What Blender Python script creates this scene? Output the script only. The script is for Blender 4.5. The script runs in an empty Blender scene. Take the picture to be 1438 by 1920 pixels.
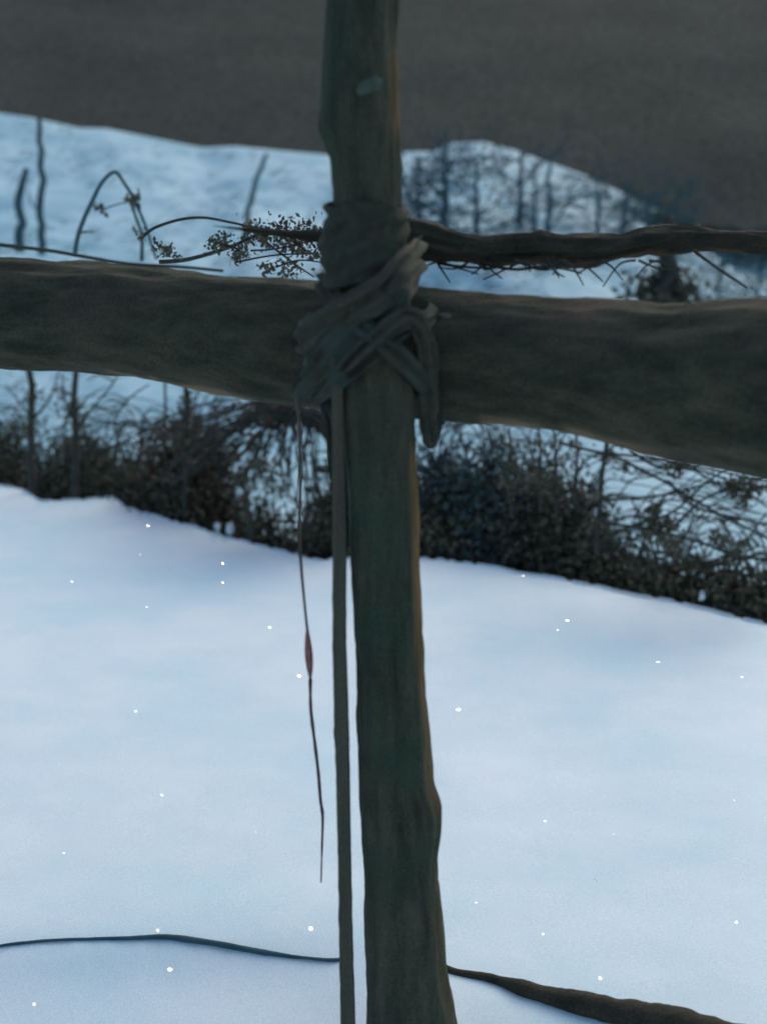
import bpy, math, random
from mathutils import Vector, noise
random.seed(7)
R = math.radians
sc = bpy.context.scene

# ------------------------------------------------------------------ camera
CH, PITCH = 1.7, R(15)
F = 960/math.tan(R(25))                      # focal length in photo pixels (1438 x 1920)
cd = bpy.data.cameras.new('camera'); cam = bpy.data.objects.new('camera', cd)
sc.collection.objects.link(cam); sc.camera = cam
cam.location = (0, 0, CH); cam.rotation_euler = (R(90)-PITCH, 0, 0)
cd.sensor_fit = 'VERTICAL'; cd.sensor_height = 36; cd.lens = 18/math.tan(R(25))
cd.clip_start = .05; cd.clip_end = 2000
cd.dof.use_dof = True; cd.dof.focus_distance = 2.8; cd.dof.aperture_fstop = 1.6

# ------------------------------------------------------------------ light
w = bpy.data.worlds.new('World'); sc.world = w; w.use_nodes = True
nt = w.node_tree; bg = nt.nodes['Background']
sky = nt.nodes.new('ShaderNodeTexSky'); sky.sky_type = 'NISHITA'; sky.sun_disc = False
SUN_EL, SUN_AZ = R(34), R(25)                # azimuth measured from +Y towards +X
sky.sun_elevation = SUN_EL; sky.sun_rotation = SUN_AZ
sky.air_density = 1.0; sky.dust_density = 3.0; sky.ozone_density = 1.2
nt.links.new(sky.outputs[0], bg.inputs[0]); bg.inputs[1].default_value = .12
sd = bpy.data.lights.new('sun', 'SUN'); so = bpy.data.objects.new('sun', sd); sc.collection.objects.link(so)
sd.energy = .5; sd.angle = R(75); sd.color = (1, .93, .76)
so.rotation_euler = (R(90)-SUN_EL, 0, math.pi-SUN_AZ)
vs = sc.view_settings; vs.view_transform = 'Standard'; vs.look = 'None'; vs.gamma = 1; vs.exposure = .80

# ------------------------------------------------------------------ helpers
def ray(px, py):
    a, b = (px-719)/F, -(py-960)/F
    c, s = math.cos(PITCH), math.sin(PITCH)
    return Vector((a, c+b*s, -s+b*c))
def at(px, py, D):
    d = ray(px, py); return Vector((0, 0, CH)) + d*(D/d.y)
def onz(px, py, z=0.0):
    d = ray(px, py); return Vector((0, 0, CH)) + d*((z-CH)/d.z)
def lerp(pts, x):
    if x <= pts[0][0]: a, b = pts[0], pts[1]
    elif x >= pts[-1][0]: a, b = pts[-2], pts[-1]
    else:
        for a, b in zip(pts, pts[1:]):
            if a[0] <= x <= b[0]: break
    t = (x-a[0])/(b[0]-a[0]) if b[0] != a[0] else 0
    if x < pts[0][0] or x > pts[-1][0]: t = max(-.6, min(1.6, t))
    return a[1]+(b[1]-a[1])*t
def fbm(v, o=5): return noise.fractal(v, 1.0, 2.0, o)

class MB:
    def __init__(s): s.v, s.f, s.a = [], [], []
    def tube(s, pts, rad, n=5, cap=True):
        m = len(pts); base = len(s.v)
        for i, p in enumerate(pts):
            a = pts[max(0, i-1)]; b = pts[min(m-1, i+1)]
            t = (b-a).normalized() if (b-a).length > 1e-9 else Vector((0, 0, 1))
            u = t.cross(Vector((0, 1, 0.13)))
            if u.length < 1e-3: u = t.cross(Vector((1, 0, 0)))
            u.normalize(); w_ = t.cross(u)
            r = rad[i] if isinstance(rad, (list, tuple)) else rad
            for k in range(n):
                an = 2*math.pi*k/n
                s.v.append(p + (u*math.cos(an)+w_*math.sin(an))*r)
        for i in range(m-1):
            for k in range(n):
                s.f.append((base+i*n+k, base+i*n+(k+1) % n, base+(i+1)*n+(k+1) % n, base+(i+1)*n+k))
        if cap:
            s.f.append(tuple(base+k for k in range(n))[::-1]); s.f.append(tuple(base+(m-1)*n+k for k in range(n)))
    def leaf(s, p, L, W, d=None):
        d = d or Vector((random.gauss(0, 1), random.gauss(0, 1), random.gauss(0, 1))).normalized()
        q = d.cross(Vector((random.gauss(0, 1), random.gauss(0, 1), random.gauss(0, 1))))
        if q.length < 1e-4: return
        q.normalize(); n = d.cross(q); b = len(s.v)
        s.v += [p, p+d*L*.5+q*W+n*W*.3, p+d*L, p+d*L*.5-q*W+n*W*.3]
        s.f.append((b, b+1, b+2, b+3))
    def build(s, name, mat, parent=None, smooth=True):
        me = bpy.data.meshes.new(name)
        off = parent.matrix_world.translation if parent else Vector((0, 0, 0))
        if parent: off = parent['_o'] if '_o' in parent else Vector((0, 0, 0)); off = Vector(off)
        me.from_pydata([v-off for v in s.v], [], s.f); me.update()
        if smooth: me.polygons.foreach_set('use_smooth', [True]*len(me.polygons))
        me.materials.append(mat)
        if s.a: me.attributes.new('bare', 'FLOAT', 'POINT').data.foreach_set('value', s.a)
        o = bpy.data.objects.new(name, me); sc.collection.objects.link(o); o.parent = parent
        return o
def smooth(pts, k=6):
    out = []
    n = len(pts)
    for i in range(n-1):
        p0, p1, p2, p3 = pts[max(0, i-1)], pts[i], pts[i+1], pts[min(n-1, i+2)]
        for j in range(k):
            t = j/k
            out.append(.5*((2*p1)+(p2-p0)*t+(2*p0-5*p1+4*p2-p3)*t*t+(3*p1-p0-3*p2+p3)*t*t*t))
    out.append(pts[-1]); return out
def tag(o, label=None, cat=None, group=None, kind=None):
    for k, v in (('label', label), ('category', cat), ('group', group), ('kind', kind)):
        if v: o[k] = v
    return o
def empty(name, loc, label, cat, group=None):
    o = bpy.data.objects.new(name, None); sc.collection.objects.link(o); o.location = loc
    o.empty_display_size = .1; o['_o'] = list(loc); return tag(o, label, cat, group)

def mat(name, c1, c2, scale=(8, 8, 8), rough=.85, bump=.4, c3=None, f3=.62, s3=3.0, detail=8, dist=.01, grain=0, ga=.25):
    m = bpy.data.materials.new(name); m.use_nodes = True; n = m.node_tree.nodes; l = m.node_tree.links
    b = n['Principled BSDF']; b.inputs['Roughness'].default_value = rough
    b.inputs['Specular IOR Level'].default_value = .2
    tc = n.new('ShaderNodeTexCoord'); mp = n.new('ShaderNodeMapping'); mp.inputs['Scale'].default_value = scale
    l.new(tc.outputs['Object'], mp.inputs[0])
    nz = n.new('ShaderNodeTexNoise'); nz.inputs['Scale'].default_value = 1; nz.inputs['Detail'].default_value = detail
    nz.inputs['Roughness'].default_value = .65
    l.new(mp.outputs[0], nz.inputs['Vector'])
    cr = n.new('ShaderNodeValToRGB'); cr.color_ramp.elements[0].position = .36; cr.color_ramp.elements[1].position = .64
    cr.color_ramp.elements[0].color = (*c1, 1); cr.color_ramp.elements[1].color = (*c2, 1)
    l.new(nz.outputs['Fac'], cr.inputs[0]); out = cr.outputs[0]
    if c3:
        n2 = n.new('ShaderNodeTexNoise'); n2.inputs['Scale'].default_value = s3; n2.inputs['Detail'].default_value = 6
        l.new(tc.outputs['Object'], n2.inputs['Vector'])
        r2 = n.new('ShaderNodeValToRGB'); r2.color_ramp.elements[0].position = f3-.08; r2.color_ramp.elements[1].position = f3+.1
        l.new(n2.outputs['Fac'], r2.inputs[0])
        mx = n.new('ShaderNodeMix'); mx.data_type = 'RGBA'
        l.new(r2.outputs[0], mx.inputs['Factor']); l.new(out, mx.inputs['A']); mx.inputs['B'].default_value = (*c3, 1)
        out = mx.outputs['Result']
    if grain:                                  # fine granular speckle of the surface itself
        n3 = n.new('ShaderNodeTexNoise'); n3.inputs['Scale'].default_value = grain; n3.inputs['Detail'].default_value = 2
        l.new(tc.outputs['Object'], n3.inputs['Vector'])
        mr = n.new('ShaderNodeMapRange'); mr.inputs['From Min'].default_value = .3; mr.inputs['From Max'].default_value = .7
        mr.inputs['To Min'].default_value = 1-ga; mr.inputs['To Max'].default_value = 1+ga
        l.new(n3.outputs['Fac'], mr.inputs['Value'])
        vm = n.new('ShaderNodeVectorMath'); vm.operation = 'SCALE'; l.new(out, vm.inputs[0]); l.new(mr.outputs[0], vm.inputs['Scale']); out = vm.outputs[0]
    l.new(out, b.inputs['Base Color'])
    if bump:
        bp = n.new('ShaderNodeBump'); bp.inputs['Strength'].default_value = bump; bp.inputs['Distance'].default_value = dist
        l.new(nz.outputs['Fac'], bp.inputs['Height']); l.new(bp.outputs[0], b.inputs['Normal'])
    return m
M = {}
M['snow'] = mat('snow', (.52, .71, .77), (.70, .79, .83), (.9, .9, .9), .6, .25, dist=.02, grain=260, ga=.10)
M['snow_far_shaded'] = mat('snow_far_shaded', (.24, .47, .55), (.39, .60, .67), (1.1, .5, 2.5), .7, .5, dist=.05, grain=40, ga=.10)  # far slope's shade put into its colour: darker, bluer than the near snow
M['post'] = mat('post_bark', (.031, .040, .026), (.076, .080, .052), (26, 26, 5), .9, .8, c3=(.034, .062, .038), f3=.56, s3=5, dist=.02, grain=330, ga=.45)
M['log'] = mat('log_bark', (.030, .037, .024), (.074, .075, .048), (5, 24, 24), .9, .8, c3=(.075, .060, .044), f3=.63, s3=4, dist=.02, grain=330, ga=.45)
M['branch'] = mat('branch_bark', (.028, .030, .022), (.056, .050, .034), (10, 30, 30), .9, .6, grain=330, ga=.45)
M['stake'] = mat('stake_wood', (.062, .061, .042), (.090, .088, .062), (40, 40, 3), .85, .4, dist=.004, grain=330, ga=.35)
M['cloth'] = mat('cloth', (.031, .037, .026), (.054, .058, .041), (60, 60, 60), .95, .5, c3=(.04, .06, .05), f3=.55, s3=9, dist=.004)
M['cloth_pale'] = mat('cloth_pale', (.040, .044, .032), (.066, .070, .052), (60, 60, 60), .95, .5, dist=.004)
M['lichen'] = mat('lichen', (.060, .086, .062), (.10, .135, .10), (60, 60, 60), .95, .6, dist=.004)
M['tan'] = mat('bare_wood', (.12, .10, .08), (.19, .15, .12), (20, 60, 60), .9, .5, dist=.004)
M['twig'] = mat('twig', (.034, .040, .036), (.065, .066, .055), (20, 20, 20), .9, 0)
M['twig_hazed'] = mat('twig_hazed', (.036, .085, .10), (.065, .13, .15), (8, 8, 8), .9, 0)  # haze and blur put into the colour: paler, bluer than near twigs
M['redtwig'] = mat('red_twig', (.09, .05, .06), (.15, .09, .10), (60, 60, 60), .9, 0)
M['bud'] = mat('bud', (.22, .10, .09), (.36, .19, .17), (90, 90, 90), .9, .4, dist=.003)
M['leaf'] = mat('leaf_dark', (.064, .070, .046), (.13, .13, .09), (12, 12, 12), .9, 0, c3=(.13, .105, .075), f3=.6, s3=4)
M['leafb'] = mat('leaf_brown', (.075, .058, .042), (.15, .11, .075), (12, 12, 12), .9, 0)
M['leafg'] = mat('leaf_teal', (.045, .08, .08), (.075, .12, .12), (12, 12, 12), .9, 0)
M['soil'] = mat('soil', (.04, .04, .035), (.075, .07, .06), (9, 9, 9), .95, .6)
M['hill'] = mat('hill_ground', (.052, .056, .044), (.070, .075, .058), (.25, .25, .25), .95, .3, detail=14, dist=.3, grain=6, ga=.45)
M['flake'] = mat('flake', (.95, .95, .97), (.97, .97, .98), (9, 9, 9), .25, 0)
M['flake'].node_tree.nodes['Principled BSDF'].inputs['Metallic'].default_value = 1.0   # icy glint

def add_brown(m, c):                            # brown mixed into the bark: post's right side, log and branch underside
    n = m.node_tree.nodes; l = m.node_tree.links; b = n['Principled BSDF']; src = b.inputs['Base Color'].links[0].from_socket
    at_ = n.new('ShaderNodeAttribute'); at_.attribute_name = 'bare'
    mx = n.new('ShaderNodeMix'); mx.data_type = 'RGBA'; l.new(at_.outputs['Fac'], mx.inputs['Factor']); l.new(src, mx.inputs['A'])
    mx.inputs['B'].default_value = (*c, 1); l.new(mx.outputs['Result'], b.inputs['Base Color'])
add_brown(M['post'], (.19, .115, .05)); add_brown(M['log'], (.27, .19, .12)); add_brown(M['branch'], (.10, .065, .04))
def sst(a, b, x): t = max(0, min(1, (x-a)/(b-a))); return t*t*(3-2*t)
# ------------------------------------------------------------------ ground
edge_px = [(-900, 800), (-300, 868), (0, 908), (40, 915), (80, 937), (150, 934), (215, 930), (235, 948), (300, 968), (380, 990), (430, 1006),
           (500, 1022), (560, 1038), (600, 1048), (640, 1044), (700, 1045), (785, 1044), (880, 1052), (1000, 1075), (1100, 1092),
           (1200, 1112), (1300, 1135), (1380, 1152), (1438, 1168), (1800, 1250), (2400, 1400)]
edge = sorted([(onz(px, py).x, onz(px, py).y) for px, py in edge_px])
def yE(x): return max(1.6, lerp(edge, x)) + .035*fbm(Vector((x*4, 0, 3)), 4)
def bank_z(x, y, e):
    d = e-y
    z = (.026*fbm(Vector((x*.45+3.3, y*.45, 2.5)), 2)+.0035*fbm(Vector((x*3, y*7, 4)), 3)) * min(1, max(0, d)/1.0)
    # shallow hollow in front of the half buried twig, lower left
    cy = 2.34+.05*x
    k = 1/(1+math.exp((y-cy)/.035)) * (1/(1+math.exp((x+.05)/.06)))
    z -= k*(.03+.22*max(0, cy-y))
    ky = 2.12-.28*x
    k = 1/(1+math.exp((y-ky)/.03)) * (1/(1+math.exp(-(x-.14)/.04)))
    z -= k*(.02+.15*max(0, ky-y))
    if d < .35 and d > 0: z -= .015*(1-d/.35)**2
    return z
b = MB(); nx, ny = 520, 300
for i in range(nx+1):
    s_ = i/nx*2-1; x = 12*(s_*.35+.65*s_**3)
    e = yE(x)
    for j in range(ny+1):
        if j <= 260:
            t = j/260; y = -8 + (e+8)*(1-(1-t)**1.7); z = bank_z(x, y, e)
        else:
            t = (j-260)/40; y = e + .30*t**.8; z = -.015-1.15*t**2.0 + .03*fbm(Vector((x*3, t*3, 5)))*t
        b.v.append(Vector((x, y, z)))
for i in range(nx):
    for j in range(ny):
        a = i*(ny+1)+j; b.f.append((a, a+ny+1, a+ny+2, a+1))
tag(b.build('snow_bank', M['snow']), kind='structure')

def sheet(name, m, x0, x1, nx, y0, y1, ny, fz, kind='structure', py=1.0):
    b = MB()
    for i in range(nx+1):
        x = x0+(x1-x0)*i/nx
        for j in range(ny+1):
            y = y0+(y1-y0)*(j/ny)**py; b.v.append(Vector((x, y, fz(x, y))))
    for i in range(nx):
        for j in range(ny):
            a = i*(ny+1)+j; b.f.append((a, a+ny+1, a+ny+2, a+1))
    return tag(b.build(name, m), kind=kind)
sheet('ditch_ground', M['soil'], -14, 14, 160, 1.5, 14, 90, lambda x, y: -.80+.08*fbm(Vector((x*1.5, y*1.5, 2))))

crest_px = [(-1200, 120), (-400, 180), (0, 212), (70, 222), (150, 240), (200, 241), (380, 277), (440, 274), (620, 291), (750, 285), (815, 283), (845, 268),
            (905, 266), (960, 280), (1100, 330), (1200, 378), (1300, 420), (1345, 438), (1385, 465), (1438, 474), (1900, 490), (2600, 480)]
YC = 22.0
crest = [(at(px, py, YC).x, at(px, py, YC).z) for px, py in crest_px]
def slope_z(x, y):
    k = x/max(y, 6)*YC                        # columns fan out with distance like the bank's gullies
    zc = lerp(crest, k); base = -.30
    t = (y-8.2)/(YC-8.2)
    if t < 0: return base + t*.9
    if t <= 1: z = base + (zc-base)*(t**1.15)
    else: z = zc - (t-1)*14.0
    e = min(1, t*4)*min(1, abs(1-t)*6)
    return z + .16*e*fbm(Vector((x*.6, y*.6, 8)), 4)
sheet('snow_slope', M['snow_far_shaded'], -22, 22, 420, 5.5, 26, 220, slope_z)
def hill_z(x, y):
    t = (y-25)/120
    return -3.0 + 62*t**.9 + 0.35*fbm(Vector((x*.03, y*.03, 1)))*min(1, t*8) + .12*fbm(Vector((x*.3, y*.3, 4)), 4)
sheet('hill', M['hill'], -220, 220, 300, 25, 260, 260, hill_z)

# ------------------------------------------------------------------ rough round timbers from outlines
def timber(outline, horizontal, D, n=72, step=.006, amp=.006, seed=0, stretch=6, fis=.5, bare=None):
    """outline: list of (pos, lo, hi) in photo pixels; D: depth(pos) of the axis"""
    b = MB(); pts = []
    lo = [(o[0], o[1]) for o in outline]; hi = [(o[0], o[2]) for o in outline]
    p0, p1 = outline[0][0], outline[-1][0]; N = 420
    cents = []; rads = []
    for i in range(N+1):
        p = p0+(p1-p0)*i/N; d = D(p)
        if horizontal: A, B = at(p, lerp(lo, p), d), at(p, lerp(hi, p), d)
        else: A, B = at(lerp(lo, p), p, d), at(lerp(hi, p), p, d)
        cents.append((A+B)/2); rads.append((A-B).length/2)
    for it in range(4):
        cents = [cents[0]]+[(cents[i-1]+2*cents[i]+cents[i+1])/4 for i in range(1, N)]+[cents[-1]]
        rads = [rads[0]]+[(rads[i-1]+2*rads[i]+rads[i+1])/4 for i in range(1, N)]+[rads[-1]]
    ax = (cents[-1]-cents[0]).normalized(); u0 = ax.cross(Vector((0, 1, 0))).normalized(); w0 = ax.cross(u0)
    L = 0
    for i in range(N+1):
        if i: L += (cents[i]-cents[i-1]).length
        for k in range(n):
            an = 2*math.pi*k/n; c, s = math.cos(an), math.sin(an)
            q = Vector((c*3.2, s*3.2, L*stretch+seed*9))
            am = amp*min(1, rads[i]/.035); f = fbm(q*1.0, 5)*am*1.2
            rd = abs(noise.noise(Vector((c*5, s*5, L*stretch*.8+seed*3))))   # fissures
            f -= fis*am*max(0, .25-rd)*6
            b.v.append(cents[i]+(u0*c+w0*s)*(rads[i]+f))
            if bare: b.a.append(bare(p0+(p1-p0)*i/N, u0*c+w0*s, b.v[-1]))
    for i in range(N):
        for k in range(n):
            b.f.append((i*n+k, i*n+(k+1) % n, (i+1)*n+(k+1) % n, (i+1)*n+k))
    b.f.append(tuple(range(n))[::-1]); b.f.append(tuple(N*n+k for k in range(n)))
    return b

# the log: nearer and thicker on the right
LOG = [(-900, 478, 640), (-300, 478, 668), (0, 482, 692), (120, 490, 697), (250, 498, 706), (400, 514, 732), (480, 519, 748), (560, 522, 762), (700, 530, 775), (830, 540, 786),
       (950, 552, 794), (1060, 560, 806), (1150, 566, 828), (1230, 574, 850), (1310, 563, 866), (1380, 560, 876), (1438, 560, 888), (1700, 560, 940), (2200, 580, 1040)]
Dlog = lambda p: 2.20 - .00035*(p-700)
log = empty('horizontal_log', at(719, 650, 2.2), 'thick rough barked horizontal log running behind the upright post', 'log')
def log_brown(p, d, v):
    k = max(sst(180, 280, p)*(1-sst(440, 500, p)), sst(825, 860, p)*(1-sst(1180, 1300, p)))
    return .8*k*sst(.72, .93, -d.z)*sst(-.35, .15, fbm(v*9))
timber(LOG, True, Dlog, amp=.0075, seed=3, stretch=4, bare=log_brown).build('bark', M['log'], log)
# the upright post
POST = [(-420, 616, 742), (-100, 612, 744), (0, 610, 746), (100, 606, 747), (180, 601, 748), (235, 594, 750), (262, 606, 752), (290, 620, 752), (380, 627, 754), (500, 625, 764),
        (650, 632, 772), (800, 642, 780), (900, 650, 782), (1000, 655, 786), (1050, 658, 786), (1150, 663, 790), (1280, 668, 797), (1400, 672, 807), (1470, 674, 812), (1505, 675, 826),
        (1555, 678, 827), (1600, 681, 820), (1650, 682, 822), (1720, 684, 831), (1800, 685, 835), (1860, 688, 846), (1930, 688, 858), (2050, 680, 875), (2200, 676, 890)]
post = empty('upright_post', (at(765, 1990, 1.99).x, 1.99, 0), 'rough upright post of dark bark standing in snow in front of the log', 'post')
def post_brown(p, d, v):
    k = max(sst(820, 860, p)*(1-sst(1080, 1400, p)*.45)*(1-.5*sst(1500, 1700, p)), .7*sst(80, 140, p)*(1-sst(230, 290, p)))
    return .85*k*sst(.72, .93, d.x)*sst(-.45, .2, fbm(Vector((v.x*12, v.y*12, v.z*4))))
timber(POST, False, lambda p: 1.99, amp=.0045, seed=1, stretch=5, bare=post_brown).build('bark', M['post'], post)
def blob(px, py, D, rx, ry, m, parent, name, ang=0, th=.006):
    b = MB(); n = 26; r = 10; c0 = at(px, py, D); sx = D/F
    for i in range(r+1):
        for k in range(n):
            a = 2*math.pi*k/n; rr = i/r*(1+.25*noise.noise(Vector((math.cos(a)*1.5, math.sin(a)*1.5, px*.1))))
            X, Z = rx*rr*math.cos(a), ry*rr*math.sin(a)
            x = X*math.cos(ang)-Z*math.sin(ang); z = X*math.sin(ang)+Z*math.cos(ang)
            y = -th*(1-(i/r)**2) + .5*th*fbm(Vector((x*.1, z*.1, px))) + (x*sx)**2*5
            b.v.append(c0+Vector((x*sx, y, z*sx)))
    for i in range(r):
        for k in range(n): b.f.append((i*n+k, i*n+(k+1) % n, (i+1)*n+(k+1) % n, (i+1)*n+k))
    return b.build(name, m, parent)
blob(692, 162, 1.925, 28, 13, M['lichen'], post, 'lichen_patch', .35)
blob(600, 650, 2.066, 46, 15, M['lichen'], log, 'lichen_patch', .9)
blob(570, 610, 2.066, 26, 10, M['lichen'], log, 'lichen_patch', 1.0)
blob(845, 596, 2.062, 30, 9, M['tan'], log, 'bare_wood_patch', -.15)

# thin stake left of the post, with a gap of snow between the two
st = MB()
ST = [(560, 622, 644), (750, 622, 644), (1045, 624, 650), (1200, 626, 651), (1360, 629, 656), (1372, 627, 656), (1400, 631, 657), (1600, 636, 660), (1750, 638, 663), (1920, 641, 668), (2080, 643, 672)]
for i in range(161):
    p = 560+(2080-560)*i/160; j = 1.2*fbm(Vector((p*.03, 0, 0)))-2.5*min(1, max(0, (p-1000)/200))
    A = at(lerp([(o[0], o[1]) for o in ST], p)+j, p, 1.955); B = at(lerp([(o[0], o[2]) for o in ST], p)+j*.6, p, 1.955)
    t = .009; c = .003
    st.v += [A+Vector((c, -t, 0)), B+Vector((-c, -t, 0)), B+Vector((0, -t+c, 0)), B+Vector((0, t-c, 0)), B+Vector((-c, t, 0)), A+Vector((c, t, 0)), A+Vector((0, t-c, 0)), A+Vector((0, -t+c, 0))]
for i in range(160):
    for k in range(8): st.f.append((i*8+k, i*8+(k+1) % 8, (i+1)*8+(k+1) % 8, (i+1)*8+k))
st.f.append(tuple(range(8))[::-1]); st.f.append(tuple(160*8+k for k in range(8)))
tag(st.build('wooden_stake', M['stake'], smooth=False), 'thin flat grey stake standing close to the left of the post', 'stake')

# crooked branch behind the post
BR = [(400, 423, 424), (440, 426, 430), (480, 428, 438), (540, 432, 447), (600, 434, 455), (700, 425, 478), (770, 405, 485), (815, 418, 490), (850, 432, 492), (910, 444, 494), (960, 440, 498), (1010, 434, 496),
      (1060, 440, 499), (1120, 438, 498), (1160, 436, 486), (1210, 426, 476), (1270, 424, 473), (1330, 428, 470), (1400, 432, 476), (1500, 440, 480), (1640, 446, 470)]
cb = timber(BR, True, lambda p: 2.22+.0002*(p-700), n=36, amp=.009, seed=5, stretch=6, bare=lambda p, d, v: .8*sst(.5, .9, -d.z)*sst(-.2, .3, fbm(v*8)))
br = empty('crooked_branch', at(700, 450, 2.2), 'crooked brown branch crossing behind the post above the thick log', 'branch')
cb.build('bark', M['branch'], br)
def sprig(root, name, paths, D, m, n=5):
    b = MB()
    for pts, r0, r1 in paths:
        q = smooth([at(px, py, D+(dd if (dd := (p3[0] if p3 else 0)) else 0)) for px, py, *p3 in pts], 6)
        b.tube(q, [r0+(r1-r0)*i/(len(q)-1) for i in range(len(q))], n)
    return b.build(name, m, root)
for pa in ([(1300, 470), (1340, 500), (1400, 540)], [(900, 492), (960, 505), (1030, 500), (1090, 512)], [(820, 492), (860, 500), (930, 503)]):
    sprig(br, 'side_twig', [(pa, .004, .002)], 2.24, M['branch'])

rb = random.Random(8)
for k in range(26):
    px = rb.uniform(790, 1240); d = rb.choice((-1, 1, 1)); L = rb.uniform(25, 80)
    sprig(br, 'side_twig', [([(px, 488), (px+d*L*.5, 494+rb.uniform(0, 16)), (px+d*L, 500+rb.uniform(0, 40))], .0028, .0012)], 2.24+rb.uniform(-.02, .05), M['twig'], 4)
# cloth lashing round the crossing
def ribbon(pts, wpx, th=.004, seed=0, fold=.004, wf=None):
    """pts: (px, py, D); cloth band of given half width in photo pixels, across the path in the picture plane"""
    P = smooth([at(*p) for p in pts], 12); b = MB(); n = len(P); m = 14
    for i, p in enumerate(P):
        a = P[max(0, i-1)]; c = P[min(n-1, i+1)]; t = (c-a).normalized()
        rad = Vector((p.x-at(700, 600, 2.1).x, p.y-2.12, 0)); rad = rad.normalized() if rad.length > .001 else Vector((0, -1, 0))
        s = t.cross(rad); s.normalize(); nn = s.cross(t)
        if nn.dot(rad) < 0: nn = -nn
        hw = wpx*2/F*(wf(i/(n-1)) if wf else 1)
        for side in (0, 1):
            for k in range(m):
                u = k/(m-1)*2-1
                if side: u = -u
                z = fold*fbm(Vector((u*2.4+seed, i*.05, seed*2)), 4)*2 + fold*.8*math.sin(u*7+i*.06+seed)
                e = hw*(1+.12*noise.noise(Vector((i*.12, seed, side*0))))
                b.v.append(p+s*(u*e)+nn*(z+(th if side == 0 else 0)*(1-abs(u)**4)))
    K = 2*m
    for i in range(n-1):
        for k in range(K): b.f.append((i*K+k, i*K+(k+1) % K, (i+1)*K+(k+1) % K, (i+1)*K+k))
    b.f.append(tuple(range(K))[::-1]); b.f.append(tuple((n-1)*K+k for k in range(K)))
    return b
cl = empty('cloth_lashing', at(700, 600, 1.92), 'dark rag lashing wrapped around the crossing of post and log', 'lashing')
# collar round the post (y 385..530)
b = MB(); rows = 60; n = 56
for i in range(rows+1):
    t = i/rows; py = 384+t*150
    l_, r_ = 606+6*math.sin(t*9)-4*t, 758+16*t+5*math.sin(t*7+1)
    A, B = at(l_, py, 1.99), at(r_, py, 1.99); c = (A+B)/2; r = (B-A).length/2
    for k in range(n):
        a = 2*math.pi*k/n
        f = .006*fbm(Vector((math.cos(a)*2, math.sin(a)*2, t*3+math.cos(a)*1.5)), 5) + .003*math.sin(t*26+math.cos(a)*5)
        e = -.006 if i in (0, rows) else 0
        b.v.append(c+Vector((math.cos(a)*(r+f+e), math.sin(a)*(r*.9+f+e), .006*math.sin(a*3))))
for i in range(rows):
    for k in range(n): b.f.append((i*n+k, i*n+(k+1) % n, (i+1)*n+(k+1) % n, (i+1)*n+k))
b.build('collar', M['cloth'], cl)
ribbon([(555, 745, 2.16), (590, 700, 2.03), (650, 640, 1.915), (700, 590, 1.895), (750, 530, 1.90), (780, 500, 2.02), (785, 480, 2.12)], 34, seed=1, fold=.007).build('strap', M['cloth'], cl)
ribbon([(560, 640, 2.06), (600, 610, 1.97), (660, 580, 1.89), (720, 545, 1.885), (765, 500, 1.94), (785, 470, 2.1)], 30, seed=4, fold=.007).build('strap', M['cloth_pale'], cl)
ribbon([(590, 745, 2.07), (640, 705, 1.93), (700, 660, 1.89), (760, 610, 1.90), (800, 600, 1.99), (812, 585, 2.06)], 20, seed=7).build('strap', M['cloth'], cl)
ribbon([(600, 520, 2.06), (625, 560, 1.95), (690, 620, 1.888), (760, 680, 1.90), (800, 725, 2.0), (830, 790, 2.08)], 20, seed=9).build('strap', M['cloth'], cl)
ribbon([(640, 700, 1.905), (700, 640, 1.880), (765, 596, 1.885), (795, 640, 1.95), (804, 720, 2.0), (806, 790, 2.02), (806, 838, 2.03)], 25, seed=12, fold=.006,
       wf=lambda t: (.65+.5*t)*(1-.6*max(0, (t-.86)/.14)**1.5)).build('hanging_tail', M['cloth_pale'], cl)
ribbon([(592, 690, 2.06), (608, 740, 2.05), (622, 790, 2.03), (628, 850, 2.02), (629, 900, 2.02)], 17, seed=15, fold=.004).build('hanging_tail', M['cloth'], cl)

# thin twig along the top of the log, left
def stem(name, pts, D, r0, r1, m, label, cat, group=None, leaves=None, n=5, lm='leaf', ls=.02, extra=None):
    q = smooth([at(p[0], p[1], D+(p[2] if len(p) > 2 else 0)) for p in pts], 8)
    q = [v+Vector((noise.noise(v*7), noise.noise(v*7+Vector((9, 0, 0))), noise.noise(v*7+Vector((0, 9, 0)))))*r0*.8 for v in q]
    root = empty(name, q[0], label, cat, group)
    b = MB(); b.tube(q, [r0+(r1-r0)*i/(len(q)-1) for i in range(len(q))], n)
    for pt2, a, c in (extra or []):
        qq = smooth([at(p[0], p[1], D+(p[2] if len(p) > 2 else 0)) for p in pt2], 6); b.tube(qq, [a+(c-a)*i/(len(qq)-1) for i in range(len(qq))], 4)
    b.build('stalk', m, root)
    if leaves:
        lb = MB()
        for (px, py, sp, cnt) in leaves:
            for _ in range(cnt):
                c = at(px+random.gauss(0, sp), py+random.gauss(0, sp*.8), D+random.uniform(-.05, .05)); lb.leaf(c, ls*random.uniform(.6, 1.4), ls*.35)
        lb.build('leaves', M[lm], root)
    return root
stem('thin_twig', [(-200, 440), (0, 459), (90, 470), (170, 484), (240, 493), (420, 508)], 2.2, .0045, .003, M['twig'], 'thin dark twig lying along the top of the log at far left', 'twig')
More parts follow.
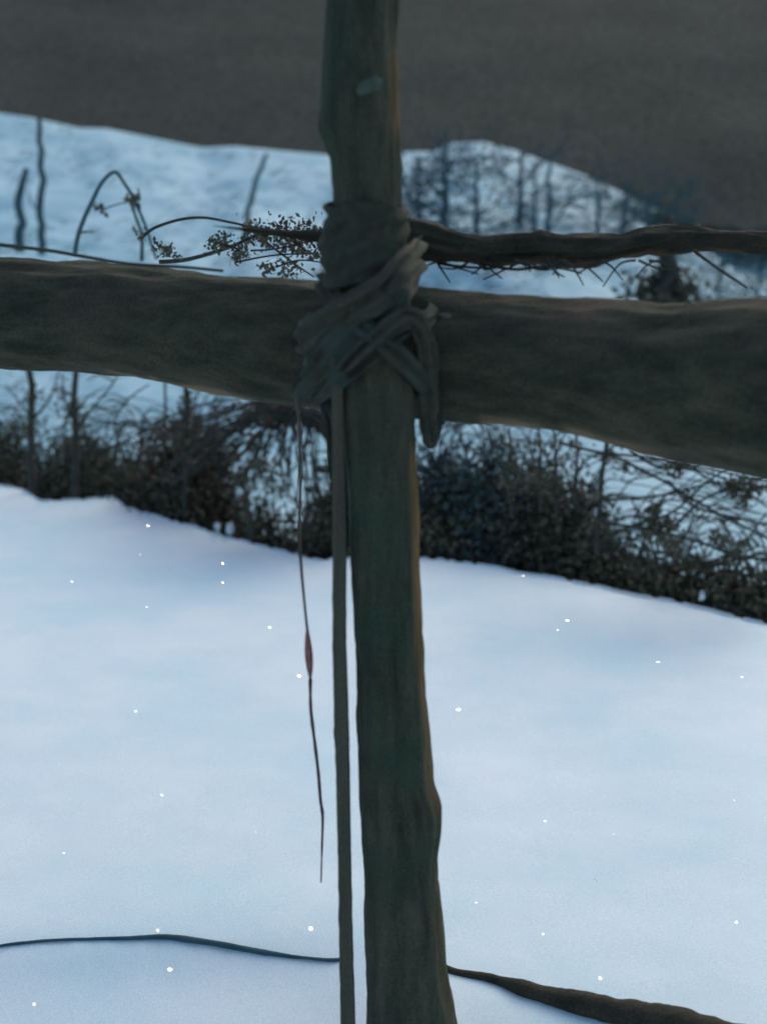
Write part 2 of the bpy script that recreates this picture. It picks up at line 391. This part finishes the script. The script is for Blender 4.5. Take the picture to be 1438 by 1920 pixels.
# dangling stalk with a reddish swelling, in front of the lower snow
tw = empty('dangling_stalk', at(566, 770, 2.05), 'thin stalk dangling below the log with reddish swelling and dark tip', 'stalk')
q = smooth([at(*p, 2.0) for p in [(556, 740), (562, 800), (563, 900), (562, 980), (564, 1050), (570, 1120), (576, 1180)]], 8)
b = MB(); b.tube(q, [.0035-.0010*i/(len(q)-1) for i in range(len(q))], 6); b.build('upper_stalk', M['leafb'], tw)
q = smooth([at(*p, 2.0) for p in [(576, 1172), (577, 1195), (579, 1225), (581, 1255), (582, 1275)]], 8); m_ = len(q)-1
b = MB(); b.tube(q, [.0022+.0058*math.sin(math.pi*(i/m_)**1.1)**1.5 for i in range(m_+1)], 8); b.build('bud', M['bud'], tw)
q = smooth([at(*p, 2.0) for p in [(582, 1272), (583, 1330), (590, 1390), (597, 1450), (601, 1500), (605, 1530), (604, 1580), (602, 1655)]], 8); m_ = len(q)-1
b = MB(); b.tube(q, [.0034*(1+.3*fbm(Vector((i*.3, 0, 0))))*(1 if i < m_*.68 else 1-.6*(i/m_-.68)/.32) for i in range(m_+1)], 6); b.build('lower_stalk', M['redtwig'], tw)

# fallen branches on the near snow
def ground_branch(name, pts, label, cat, r, m, amp=.003):
    P = []
    for px, py, z in pts:
        g = onz(px, py, 0)
        for _ in range(12): g = onz(px, py, bank_z(g.x, g.y, yE(g.x)))
        P.append(g+Vector((0, 0, z)))
    q = smooth(P, 14)
    rr = [lerp(r, i/(len(q)-1)) for i in range(len(q))]
    b = MB(); b.tube([v+Vector((0, 0, amp*fbm(v*6))) for v in q], [a*(1+.25*fbm(q[i]*14)) for i, a in enumerate(rr)], 12)
    return tag(b.build(name, m), label, cat)
ground_branch('fallen_branch', [(790, 1800, 0), (850, 1822, .0), (920, 1838, .005), (1000, 1866, .01), (1100, 1892, .012), (1200, 1918, .012), (1300, 1945, .02), (1438, 1982, .02), (1700, 2050, .02)],
              'dark fallen branch on the snow right of the post base', 'branch', [(0, .010), (.2, .010), (.4, .020), (.6, .034), (1, .040)], M['branch'])
ground_branch('buried_twig', [(0, 1775, .002), (60, 1768, .003), (120, 1764, .003), (180, 1762, .003), (250, 1761, .004), (310, 1760, .005), (380, 1768, .005), (450, 1780, .004), (500, 1788, .003), (560, 1797, .003), (620, 1802, .003), (650, 1798, .002)],
              'dark twig half buried in the snow left of the stake', 'twig', [(0, .003), (.3, .004), (.5, .0075), (.65, .0075), (.8, .0045), (1, .004)], M['twig_hazed'], .002)

# ------------------------------------------------------------------ far slope: saplings, stems
def gy(px, py, fz=slope_z):
    """depth at which the view ray meets the slope"""
    d = ray(px, py); t = 7.5/d.y
    while t < 30/d.y:
        p = Vector((0, 0, CH))+d*t
        if p.z < fz(p.x, p.y): return p.y
        t += .05/d.y
    return 20.0
def slope_stem(name, pts, r, label, D=None, group=None, **k):
    D = D or gy(pts[0][0], min(pts[0][1], 560)) - .1
    return stem(name, pts, D, r, r*.55, k.pop('m', M['twig_hazed']), label, 'sapling', group, **k)
slope_stem('bare_sapling', [(76, 475), (77, 400), (80, 330), (76, 270), (79, 222)], .045, 'straight bare sapling rising from the log to the crest at far left', D=12,
           extra=[([(77, 400), (60, 380), (52, 350)], .012, .005)])
slope_stem('bare_sapling', [(42, 475), (40, 420), (38, 370), (46, 340), (52, 318)], .05, 'short thick bare sapling nearest the left edge of the snow slope', D=11)
slope_stem('bent_stem', [(140, 480), (150, 430), (172, 380), (192, 343), (217, 324), (233, 343), (258, 385), (275, 430), (292, 485)], .011, 'slender stem bent over into a pointed arch on the left snow slope', D=5.0,
           leaves=[(250, 375, 8, 34), (188, 390, 5, 12), (262, 440, 6, 12)], extra=[([(172, 385), (182, 388), (192, 393)], .004, .003), ([(192, 393), (215, 385), (250, 376)], .003, .003), ([(145, 437), (160, 435), (178, 434)], .006, .003)], ls=.03)
slope_stem('forked_stem', [(268, 490), (265, 440), (254, 400), (248, 372)], .010, 'short straight stem standing inside the right leg of the arched stem', D=5.1)
slope_stem('bare_sapling', [(462, 450), (466, 400), (478, 350), (492, 310), (503, 286)], .045, 'pale slender leaning sapling left of the post on the snow slope', D=15)
stem('arching_shoot', [(262, 450), (290, 428), (340, 412), (385, 408), (430, 416), (475, 426), (540, 440)], 3.4, .0055, .003, M['twig'], 'thin shoot arching low over the snow left of the post', 'shoot',
     leaves=[(265, 445, 6, 20)], ls=.012)
stem('leafy_shoot', [(300, 492), (350, 487), (395, 478), (440, 462), (490, 440), (560, 436), (610, 432)], 3.3, .007, .004, M['twig'], 'leafy shoot hugging the log top left of the post', 'shoot',
     leaves=[(305, 468, 8, 60), (325, 478, 7, 25), (410, 455, 12, 120), (450, 476, 10, 80), (480, 440, 16, 150), (530, 438, 20, 200), (575, 440, 18, 200), (555, 460, 12, 90), (500, 505, 8, 50), (540, 506, 14, 80), (590, 470, 12, 50)],
     extra=[([(410, 455), (450, 470), (440, 495)], .004, .002), ([(480, 440), (520, 470), (560, 500), (590, 520)], .004, .002), ([(540, 440), (575, 470), (600, 480)], .004, .002),
            ([(470, 470), (520, 466), (600, 448)], .003, .002), ([(440, 492), (520, 478), (605, 476)], .003, .002), ([(520, 500), (560, 488), (606, 492)], .003, .002)], lm='leaf', ls=.016)

slope_stem('leafy_sapling', [(1243, 640), (1244, 560), (1249, 500), (1250, 450), (1248, 410)], .085, 'dark upright sapling with a bushy foot above the log near the right edge', D=8.5, m=M['twig'],
           leaves=[(1215, 548, 26, 260), (1250, 530, 18, 160), (1275, 556, 22, 160), (1250, 470, 12, 60)], ls=.07)
def tree(px, base_py, top_py, D, r, label, spread, nb, m, lm=None, leaf_n=0, seed=0, lsz=.06, name='bare_tree'):
    rnd = random.Random(seed+int(px)); P0, P1 = at(px, base_py, D), at(px+rnd.uniform(-12, 12), top_py, D)
    P0.z = slope_z(P0.x, P0.y)-.1
    root = empty(name, P0, label, 'tree', 'trees along the snowy slope')
    H = (P1-P0).length
    q = [P0.lerp(P1, i/10)+Vector((rnd.gauss(0, .02), rnd.gauss(0, .02), 0))*H*.3 for i in range(11)]; q[0] = P0
    b = MB(); b.tube(smooth(q, 3), [r*(1-.7*i/30) for i in range(31)], 7); b.build('trunk', m, root)
    c = MB(); lf = MB()
    def grow(p, d, L, r, lev):
        n = 5; pts = [p]
        for i in range(n):
            d = (d+Vector((rnd.gauss(0, .18), rnd.gauss(0, .18), rnd.gauss(0, .14)))).normalized(); pts.append(pts[-1]+d*L/n)
        c.tube(pts, [r*(1-.6*i/n) for i in range(n+1)], 3, False)
        if lm:
            for _ in range(leaf_n): lf.leaf(pts[rnd.randint(1, n)]+Vector((rnd.gauss(0, .07), rnd.gauss(0, .07), rnd.gauss(0, .05))), lsz*rnd.uniform(.5, 1.5), lsz*.3)
        if lev:
            for k in range(4):
                grow(pts[rnd.randint(1, n)], (d+Vector((rnd.gauss(0, .7), rnd.gauss(0, .7), rnd.gauss(0, .45)))).normalized(), L*.6, r*.55, lev-1)
    for k in range(nb):
        t = rnd.uniform(.12, .98); a = rnd.uniform(0, 6.28)
        grow(P0.lerp(P1, t), Vector((math.cos(a), math.sin(a), rnd.uniform(-.1, .7))).normalized(), spread*(1-.4*t), r*.3, 2)
    c.build('crown', m, root)
    if lm: lf.build('leaves', M[lm], root, False)
TF = M['twig_hazed']
tree(785, 470, 290, 16, .05, 'thin bare tree just right of the post on the snowy slope', .6, 8, TF, 'leafg', 1, lsz=.04)
tree(832, 480, 270, 15, .07, 'bushy dark green tree second from the post on the right slope', 1.0, 18, TF, 'leafg', 2, lsz=.06)
tree(893, 480, 300, 14.5, .05, 'short twiggy tree to the right of the bushy dark green one', .7, 10, TF, 'leafg', 1, lsz=.05)
tree(972, 470, 285, 17, .06, 'tall slim bare tree standing left of a close pair of trunks', .7, 8, TF)
tree(1003, 470, 300, 16, .045, 'left trunk of the close pair of bare trees on the right slope', .6, 6, TF)
tree(1024, 470, 290, 15, .055, 'right and darker trunk of the close pair of bare trees', .8, 8, TF)
tree(1120, 470, 330, 17, .05, 'bare spreading tree where the snow crest starts to dip', 1.0, 8, TF)
tree(1165, 470, 345, 18, .05, 'dense teal tree below the dipping snow crest', 1.1, 12, TF, 'leafg', 1, lsz=.06)
tree(1215, 470, 360, 18, .05, 'dense low tree near the right tip of the upper snow', 1.0, 10, TF, 'leafg', 1, lsz=.06)
tree(1262, 470, 375, 19, .05, 'dark scrubby tree closing off the right tip of the snow', .9, 9, TF, 'leaf', 1, lsz=.06)
tree(1350, 560, 455, 13, .03, 'small bare tree above the log near the right edge', .8, 12, TF, 'leafg', 1)
tree(1420, 560, 450, 13, .03, 'small bare tree cut by the right edge above the log', .9, 12, TF, 'leafg', 2)
# lying grass blades poking out of the snow slope
g = MB(); rnd = random.Random(3)
for _ in range(5200):
    y = rnd.uniform(9.5, 21.5); x = rnd.uniform(-.42, .42)*y
    if noise.noise(Vector((x*.5, y*.5, 11))) < -.05 and rnd.random() < .8: continue
    if x < 0 and rnd.random() < .6: continue
    p = Vector((x, y, slope_z(x, y)+.01)); L = rnd.uniform(.06, .28); s = rnd.choice((-1, 1, 1, 1))
    q = [p, p+Vector((s*L*.5, -.02, L*.28)), p+Vector((s*L, -.04, L*.30))]
    g.tube(q, [.006, .005, .002], 3, False)
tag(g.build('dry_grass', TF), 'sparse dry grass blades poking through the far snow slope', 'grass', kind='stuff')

# ------------------------------------------------------------------ thicket in the ditch
def shrub(px, D, wpx, top, dens, label, lm='leaf', stems=26, seed=0, lsz=.035, name='thicket_shrub', bot=None, m=None, curl=.5, group='shrubs in the ditch behind the snow bank'):
    rnd = random.Random(seed*31+int(px)); base = at(px, 1000, D); base.z = -.87 if bot is None else slope_z(base.x, base.y)-.1
    root = empty(name, base, label, 'shrub', group)
    T = at(px, top, D).z; H = T-base.z; W = wpx*D/F
    s = MB(); lf = MB()
    for k in range(stems):
        a = rnd.uniform(0, 6.28); rr = math.sqrt(rnd.random())*W; hh = H*math.sqrt(max(.1, 1-(rr/W)**2*.7))*rnd.uniform(.6, 1.06)
        tip = base+Vector((math.cos(a)*rr, math.sin(a)*rr*.5, hh))
        mid = base+Vector((math.cos(a)*rr*.45, math.sin(a)*rr*.25, hh*.62))+Vector((rnd.gauss(0, .05), rnd.gauss(0, .05), rnd.gauss(0, .04)))
        end = tip+Vector((math.cos(a)*.25*curl+rnd.gauss(0, .08), rnd.gauss(0, .08), -.12*curl*rnd.random()))
        q = smooth([base+Vector((rnd.gauss(0, .06), rnd.gauss(0, .05), 0)), mid, tip, end], 6); n = len(q)-1
        s.tube(q, [.007*(1-.7*i/n) for i in range(n+1)], 4, False)
        for j in range(7):
            i = rnd.randint(4, n-1); p = q[i]; d = Vector((rnd.gauss(0, 1), rnd.gauss(0, .7), rnd.gauss(.3, .6))).normalized()
            e = [p, p+d*.08, p+d*.16+Vector((0, 0, -.01)), p+d*.24+Vector((rnd.gauss(0, .03), 0, -.03))]
            s.tube(e, [.0035, .003, .002, .0015], 3, False)
            for _ in range(int(dens*3)):
                lf.leaf(e[rnd.randint(1, 3)]+Vector((rnd.gauss(0, .03), rnd.gauss(0, .03), rnd.gauss(0, .03))), lsz*rnd.uniform(.5, 1.4), lsz*.35)
    for k in range(14 if bot is None and wpx > 60 else 0):      # long bare shoots arching out of the bush
        x0, sg = rnd.uniform(-.6, .6)*W, rnd.choice((-1, 1)); y0 = rnd.uniform(-.1, .3); L = rnd.uniform(.3, .75); u = rnd.uniform(.0, .28)
        q = smooth([base+Vector((x0, y0, H*.6)), base+Vector((x0+sg*L*.3, y0, H+u*.8)), base+Vector((x0+sg*L*.7, y0, H+u)), base+Vector((x0+sg*L*1.1, y0, H+u*.5))], 6); n = len(q)-1
        s.tube(q, [.0055*(1-.6*i/n) for i in range(n+1)], 4, False)
    cl_ = [(rnd.uniform(-.85, .85), rnd.uniform(-.4, .4), rnd.uniform(.1, .95)) for _ in range(34)]
    for _ in range(int(dens*11000)):
        cx, cy, cz = rnd.choice(cl_); k = math.sqrt(max(.08, 1-cx*cx))
        p = base+Vector((cx*W+rnd.gauss(0, .09), cy*W+rnd.gauss(0, .09), min(1.02, cz*k+rnd.gauss(0, .09))*H))
        if p.y < yE(p.x)+.12: p.y += .3
        lf.leaf(p, lsz*rnd.uniform(.5, 1.6), lsz*.42)
    s.build('stems', m or M['twig'], root); lf.build('leaves', M[lm], root, False)
S = shrub
# left of the post
S(-120, 7.7, 150, 800, 1.0, 'dark shrub cut by the left edge behind the snow bank', seed=1)
S(40, 7.6, 100, 812, 1.1, 'leftmost dark shrub below two thick upright stems', seed=2)
S(150, 7.4, 110, 832, 1.2, 'low dense shrub left of the rounded snow gap', seed=3)
S(255, 7.1, 100, 852, 1.2, 'low shrub under the rounded snow gap', seed=4)
S(345, 6.7, 75, 805, 1.1, 'brown leafed shrub right of the rounded snow gap', 'leafb', seed=5)
S(330, 6.5, 120, 868, 1.3, 'dense dark shrub at the bank edge in front of the brown one', seed=6)
S(405, 6.5, 38, 830, .6, 'tall narrow brown leafed shrub behind the arching shoots', 'leafb', seed=21)
S(490, 6.2, 34, 945, .35, 'thin shrub with slits of snow showing through its stems', seed=7)
S(575, 6.1, 60, 965, .8, 'dark shrub at the bank edge beside the dangling stalk', seed=8)
S(640, 6.0, 40, 880, .8, 'dark shrub mostly hidden behind stake and post', seed=9)
# right of the post
S(820, 6.1, 85, 862, 1.2, 'dark blue green shrub immediately right of the post', 'leafg', seed=11)
S(820, 5.9, 90, 930, 1.2, 'dark shrub at the bank edge right of the post', seed=12)
S(925, 5.9, 90, 850, 1.3, 'tallest dense shrub right of the post with blue green leaves', 'leafg', seed=13)
S(1010, 5.8, 80, 875, 1.2, 'dense dark shrub second in line from the tallest one', seed=14)
S(1080, 5.6, 65, 940, 1.2, 'dark shrub where the right thicket steps down', seed=15)
S(1165, 5.4, 80, 1006, 1.2, 'low dark shrub under the leafy upright sapling', seed=16)
S(1270, 5.2, 90, 1050, 1.2, 'low dark shrub under the tangled bramble shoots', seed=17)
S(1390, 5.05, 90, 1075, 1.2, 'low dark shrub at the right edge behind the snow bank', seed=18)
S(1540, 4.9, 110, 1090, 1.0, 'dark shrub just beyond the right edge of the thicket', seed=19)

# low scrub on the far slope, seen over the crooked branch
G2 = 'low scrub on the far slope'
S(1205, 20.0, 60, 400, .3, 'low olive scrub bush behind the crooked branch where the snow narrows', seed=31, lsz=.06, bot=1, group=G2, name='scrub_bush')
S(1300, 20.5, 60, 425, .3, 'low olive scrub bush under the last tip of the far snow', seed=32, lsz=.06, bot=1, group=G2, name='scrub_bush')
S(1400, 20.5, 70, 430, .5, 'low scrub bush against the dark hill at the right edge', seed=33, lsz=.07, bot=1, group=G2, name='scrub_bush')
# weeping shrub whose shoots arch down to the left under the log
rnd = random.Random(5)
base = at(650, 1000, 6.0); base.z = -.85
ws = empty('weeping_shrub', base, 'weeping shrub with long thin shoots arching left under the log', 'shrub')
s = MB(); lf = MB()
for k in range(80):
    t = rnd.random(); D = 5.9+rnd.uniform(-.2, .5)
    top = (rnd.uniform(500, 640), 750+35*rnd.random())
    end = (lerp([(0, 300), (.4, 400), (1, 620)], t)+rnd.gauss(0, 24), lerp([(0, 840), (.5, 900), (1, 960)], t)+rnd.gauss(0, 45))
    mid = ((top[0]*.6+end[0]*.4)-8, top[1]*.72+end[1]*.28-6)
    q = smooth([base+Vector((rnd.gauss(0, .05), rnd.gauss(0, .05), 0)), at(640+rnd.gauss(0, 10), 860, D), at(*top, D), at(*mid, D), at(*end, D)], 7); n = len(q)-1
    s.tube(q, [.0078*(1-.5*i/n) for i in range(n+1)], 4, False)
    for _ in range(5):
        i = rnd.randint(n//2, n); lf.leaf(q[i]+Vector((rnd.gauss(0, .01),)*3), rnd.uniform(.03, .06), .014)
s.build('shoots', M['twig'], ws); lf.build('leaves', M['leafb'], ws, False)

# upright stems in front of the snow, lower left
def up(pts, D, r, label, leaves=None, **k): stem('upright_sapling', pts, D, r, r*.6, M['twig'], label, 'sapling', None, leaves, ls=k.pop('ls', .03), **k)
up([(56, 1000), (58, 850), (60, 780), (57, 690), (60, 600)], 6.9, .03, 'thick upright stem nearest the left edge under the log', [(60, 740, 12, 60), (50, 800, 16, 90)], extra=[([(60, 790), (85, 760), (100, 735), (112, 690)], .01, .004), ([(58, 780), (30, 745), (10, 720)], .008, .003)])
up([(140, 1000), (142, 850), (140, 760), (145, 700), (143, 640)], 6.8, .026, 'second thick upright stem from the left edge under the log', [(118, 735, 10, 40), (140, 770, 16, 110), (150, 800, 14, 80)], extra=[([(140, 790), (122, 750), (118, 700)], .01, .005), ([(142, 780), (165, 745), (200, 725)], .007, .003)])
up([(348, 980), (350, 860), (352, 790), (349, 730), (352, 690)], 6.3, .020, 'leafy upright stem right of the rounded snow gap', [(350, 780, 12, 130), (345, 820, 22, 180), (352, 745, 7, 40)])
up([(308, 980), (310, 860), (312, 790), (308, 700)], 6.5, .012, 'pale thin upright stem in the rounded snow gap')
for i, (pts, lab) in enumerate([([(150, 800), (180, 760), (215, 715), (225, 690)], 'forked twig slanting across the left of the snow gap'),
                                ([(230, 850), (215, 790), (240, 750), (280, 722)], 'curved twig in the middle of the rounded snow gap'),
                                ([(200, 840), (260, 815), (320, 780), (400, 755), (480, 740)], 'long twig sweeping up to the right under the log')]):
    stem('slanting_twig', pts, 6.2, .007, .004, M['twig'], lab, 'twig', extra=[([pts[1], (pts[1][0]+35, pts[1][1]+12), (pts[1][0]+62, pts[1][1]-6)], .005, .002), ([pts[2], (pts[2][0]-30, pts[2][1]-12), (pts[2][0]-52, pts[2][1]-2)], .005, .002)])
stem('slanting_twig', [(470, 1010), (466, 940), (458, 900), (490, 830), (500, 780)], 5.6, .013, .006, M['twig'], 'dark stem between two slits of snow left of the post', 'twig', leaves=[(455, 900, 12, 60), (500, 880, 18, 90), (520, 920, 14, 70)], ls=.03)

# right: bramble shoots and leafy stem
stem('leafy_sapling', [(1118, 1040), (1122, 980), (1128, 920), (1134, 850), (1140, 800)], 4.9, .012, .009, M['twig'], 'leafy upright sapling under the log right of the thicket', 'sapling',
     leaves=[(1138, 850, 14, 60), (1122, 930, 8, 40), (1120, 985, 12, 60), (1165, 868, 10, 30), (1172, 880, 5, 20)], lm='leaf', ls=.022,
     extra=[([(1134, 870), (1155, 858), (1170, 866), (1174, 884)], .004, .003)])
for px in (955, 1010, 1038, 1080):
    stem('leafy_sapling', [(px+4, 960), (px, 900), (px+3, 850), (px-2, 800)], 5.0, .008, .005, M['twig'],
         {955: 'leafy twig poking above the tallest shrub right of the post', 1010: 'leafy twig second right of the tallest shrub', 1038: 'leafy twig third right of the tallest shrub', 1080: 'leafy twig left of the leafy upright sapling'}[px],
         'sapling', leaves=[(px, 835, 8, 30), (px+2, 870, 11, 55), (px, 905, 16, 90)], lm='leaf' if px % 20 else 'leafb', ls=.022)
BRM = [([(1130, 1010), (1190, 985), (1260, 960), (1330, 900), (1400, 860)], 'bramble shoot rising steeply to the right in the right snow gap', [(1225, 955, 10, 70), (1235, 985, 18, 150), (1250, 1010, 18, 120)]),
       ([(1160, 860), (1220, 890), (1290, 930), (1370, 975), (1438, 1010), (1520, 1050)], 'dark bramble shoot slanting down across the right snow gap', [(1290, 935, 7, 26)]),
       ([(1180, 845), (1230, 875), (1300, 880), (1370, 905), (1438, 950)], 'bramble shoot with leaf tuft just under the log', [(1262, 880, 10, 60), (1285, 872, 8, 40)]),
       ([(1120, 940), (1180, 935), (1260, 925), (1340, 905), (1438, 915)], 'nearly level bramble shoot in the right snow gap', [(1375, 915, 10, 60)]),
       ([(1250, 900), (1300, 950), (1380, 970), (1438, 985), (1500, 990)], 'bramble shoot bending level toward the right edge', None),
       ([(1130, 980), (1230, 995), (1320, 1020), (1400, 1045), (1500, 1060)], 'low bramble shoot just above the right thicket', [(1345, 1005, 9, 50), (1352, 1015, 8, 30), (1395, 1020, 10, 40)]),
       ([(1240, 1010), (1290, 960), (1330, 930), (1438, 890), (1480, 880)], 'thin bramble shoot rising to the leaf tuft at the right edge', [(1385, 910, 13, 130), (1395, 935, 9, 60), (1420, 912, 10, 60)]),
       ([(1050, 830), (1130, 850), (1230, 860), (1330, 880), (1450, 905)], 'thin shoot running along just below the log', None),
       ([(1350, 1060), (1390, 1045), (1438, 1040), (1500, 1050)], 'brown curved shoot lowest at the right edge', [(1375, 1040, 8, 30)]),
       ([(1200, 1030), (1260, 1040), (1310, 1055), (1380, 1030), (1438, 960)], 'shoot dipping into the right thicket and rising at the edge', [(1262, 1030, 12, 80), (1300, 1050, 14, 90)])]
for i, (pts, lab, lv) in enumerate(BRM):
    D = 4.75+.06*(i % 5)
    ex = []
    for k in range(1, len(pts)-1):
        x, y = pts[k]; a = rnd.uniform(-1, 1)
        ex.append(([(x, y), (x+22, y-18*a), (x+55, y-48*a)], .004, .002)); ex.append(([(x+10, y+3), (x-18, y+20*a), (x-50, y+36*a)], .0035, .002))
    stem('bramble_shoot', pts, D, .0078, .0045, M['twig'], lab, 'bramble', 'bramble shoots in the right snow gap', leaves=lv, lm='leaf', ls=.028, extra=ex)

# small snow lumps caught at the bank edge
for px, py, s_, lab in ((1316, 1112, 9, 'small clump of snow caught in the shrubs at right bank edge'), (408, 985, 10, 'small jagged clump of snow at the left bank edge'), (432, 988, 12, 'jagged snow clump under the snow slits left of the post')):
    e = onz(px, py+14); b = MB(); c0 = at(px, py, e.y); n = 14
    for i in range(9):
        for k in range(n):
            th = math.pi*i/8; a = 2*math.pi*k/n; d = Vector((math.sin(th)*math.cos(a), math.sin(th)*math.sin(a), math.cos(th)*1.6))
            b.v.append(c0+d*s_*.55*e.y/F*(1+1.1*fbm(d*3+Vector((px, 0, 0))))-Vector((0, 0, .012)))
    for i in range(8):
        for k in range(n): b.f.append((i*n+k, (i+1)*n+k, (i+1)*n+(k+1) % n, i*n+(k+1) % n))
    tag(b.build('snow_clump', M['snow']), lab, 'snow clump')

# ------------------------------------------------------------------ falling snowflakes
FL = [(506, 1177, 5, 2.4), (561, 1268, 6, 2.3), (859, 1331, 6, 2.3), (255, 1334, 5, 2.6), (304, 1491, 5, 2.5), (583, 1742, 7, 2.1), (319, 1818, 7, 2.0), (296, 1745, 5, 2.0), (1233, 1242, 5, 2.6), (1063, 1164, 4.5, 2.8),
      (1116, 1650, 4.5, 2.2), (1125, 1835, 5, 1.9), (1380, 1730, 5, 2.0), (418, 1057, 4.5, 3.0), (418, 1093, 4.5, 3.0), (278, 986, 4.5, 3.4), (263, 1040, 3.6, 3.4), (275, 1138, 4, 3.0), (135, 1091, 4, 3.0), (200, 1288, 3.6, 2.7),
      (980, 1080, 4, 3.2), (1045, 1182, 3.4, 3.0), (892, 1693, 4, 2.2), (1022, 1540, 4, 2.4), (1150, 1565, 4, 2.4), (1375, 1500, 4, 2.4), (65, 1883, 5, 1.9), (1018, 1752, 3.4, 2.0), (690, 1100, 0, 0), (1390, 1270, 3.4, 2.9),
      (480, 1560, 3.2, 2.4), (120, 1600, 3.2, 2.4)]
FLAB = {(506, 1177): 'bright snowflake left of the reddish swelling',
        (561, 1268): 'bright snowflake touching the lower end of the reddish swelling',
        (859, 1331): 'bright snowflake right of the middle of the post',
        (255, 1334): 'elongated snowflake left of the middle of the dangling stalk',
        (304, 1491): 'snowflake well left of the dark tip of the stalk',
        (583, 1742): 'brightest snowflake, just below the end of the dangling stalk',
        (319, 1818): 'large bright snowflake under the half buried twig',
        (296, 1745): 'snowflake hovering over the darkest stretch of the buried twig',
        (1233, 1242): 'snowflake in the upper right of the smooth snow',
        (1063, 1164): 'highest bright snowflake right of the post',
        (1116, 1650): 'snowflake in the lower middle of the right snow',
        (1125, 1835): 'snowflake just above the fallen branch',
        (1380, 1730): 'snowflake near the lower right corner',
        (418, 1057): 'upper snowflake of the vertical pair left of the stalk',
        (418, 1093): 'lower snowflake of the vertical pair left of the stalk',
        (278, 986): 'highest snowflake on the left, near the bank edge',
        (263, 1040): 'faint snowflake just below the highest one on the left',
        (275, 1138): 'faint snowflake lower left of the vertical pair',
        (135, 1091): 'snowflake highest near the left edge',
        (200, 1288): 'faint snowflake upper left of the elongated one',
        (980, 1080): 'tiny snowflake at the bank edge right of the post',
        (1045, 1182): 'faint snowflake just under the highest bright one on the right',
        (892, 1693): 'faint snowflake right of the low part of the post',
        (1022, 1540): 'faint snowflake in the middle of the right snow',
        (1150, 1565): 'faint snowflake on the right, midway down toward the fallen branch',
        (1375, 1500): 'faint snowflake at mid height near the right edge',
        (65, 1883): 'snowflake in the bottom left corner',
        (1018, 1752): 'faint snowflake above the thin part of the fallen branch',
        (1390, 1270): 'faint snowflake near the right edge under the thicket',
        (480, 1560): 'faint snowflake left of the pale end of the stalk',
        (120, 1600): 'faint snowflake at the left above the buried twig'}
fm = MB()
c0 = Vector((0, 0, 0))
n_ = 24                                       # a ragged six armed ice plate of unit radius, flat side up
for z in (-.12, .12):
    fm.v.append(Vector((0, 0, z*1.6)))
    for k in range(n_): a = 2*math.pi*k/n_; q_ = .68+.30*math.cos(6*a)+.06*math.sin(11*a); fm.v.append(Vector((math.cos(a)*q_, math.sin(a)*q_, z)))
B_ = n_+1
for k in range(n_):
    k2 = (k+1) % n_
    fm.f += [(0, 1+k2, 1+k), (B_, B_+1+k, B_+1+k2), (1+k, 1+k2, B_+1+k2, B_+1+k)]
SUNV = Vector((math.sin(SUN_AZ)*math.cos(SUN_EL), math.cos(SUN_AZ)*math.cos(SUN_EL), math.sin(SUN_EL)))
proto = None
for px, py, s_, D in FL:
    if not s_: continue
    if proto is None: proto = o = fm.build('snowflake', M['flake'], smooth=False)
    else: o = proto.copy(); sc.collection.objects.link(o)
    o.location = at(px, py, D); o.scale = (s_*rnd.uniform(.8, 1.25)*D/F, s_*rnd.uniform(.6, .95)*D/F, s_*.9*D/F)
    nrm = ((cam.location-o.location).normalized()+SUNV).normalized()      # a plate tilted so that it glints
    jt = .05 if s_ > 4.5 else .22
    nrm = (nrm+Vector((rnd.gauss(0, jt), rnd.gauss(0, jt), rnd.gauss(0, jt)))).normalized()
    o.rotation_euler = nrm.to_track_quat('Z', 'Y').to_euler()
    tag(o, FLAB[(px, py)], 'snowflake', 'falling snowflakes')
for o in sc.objects:
    if '_o' in o: del o['_o']
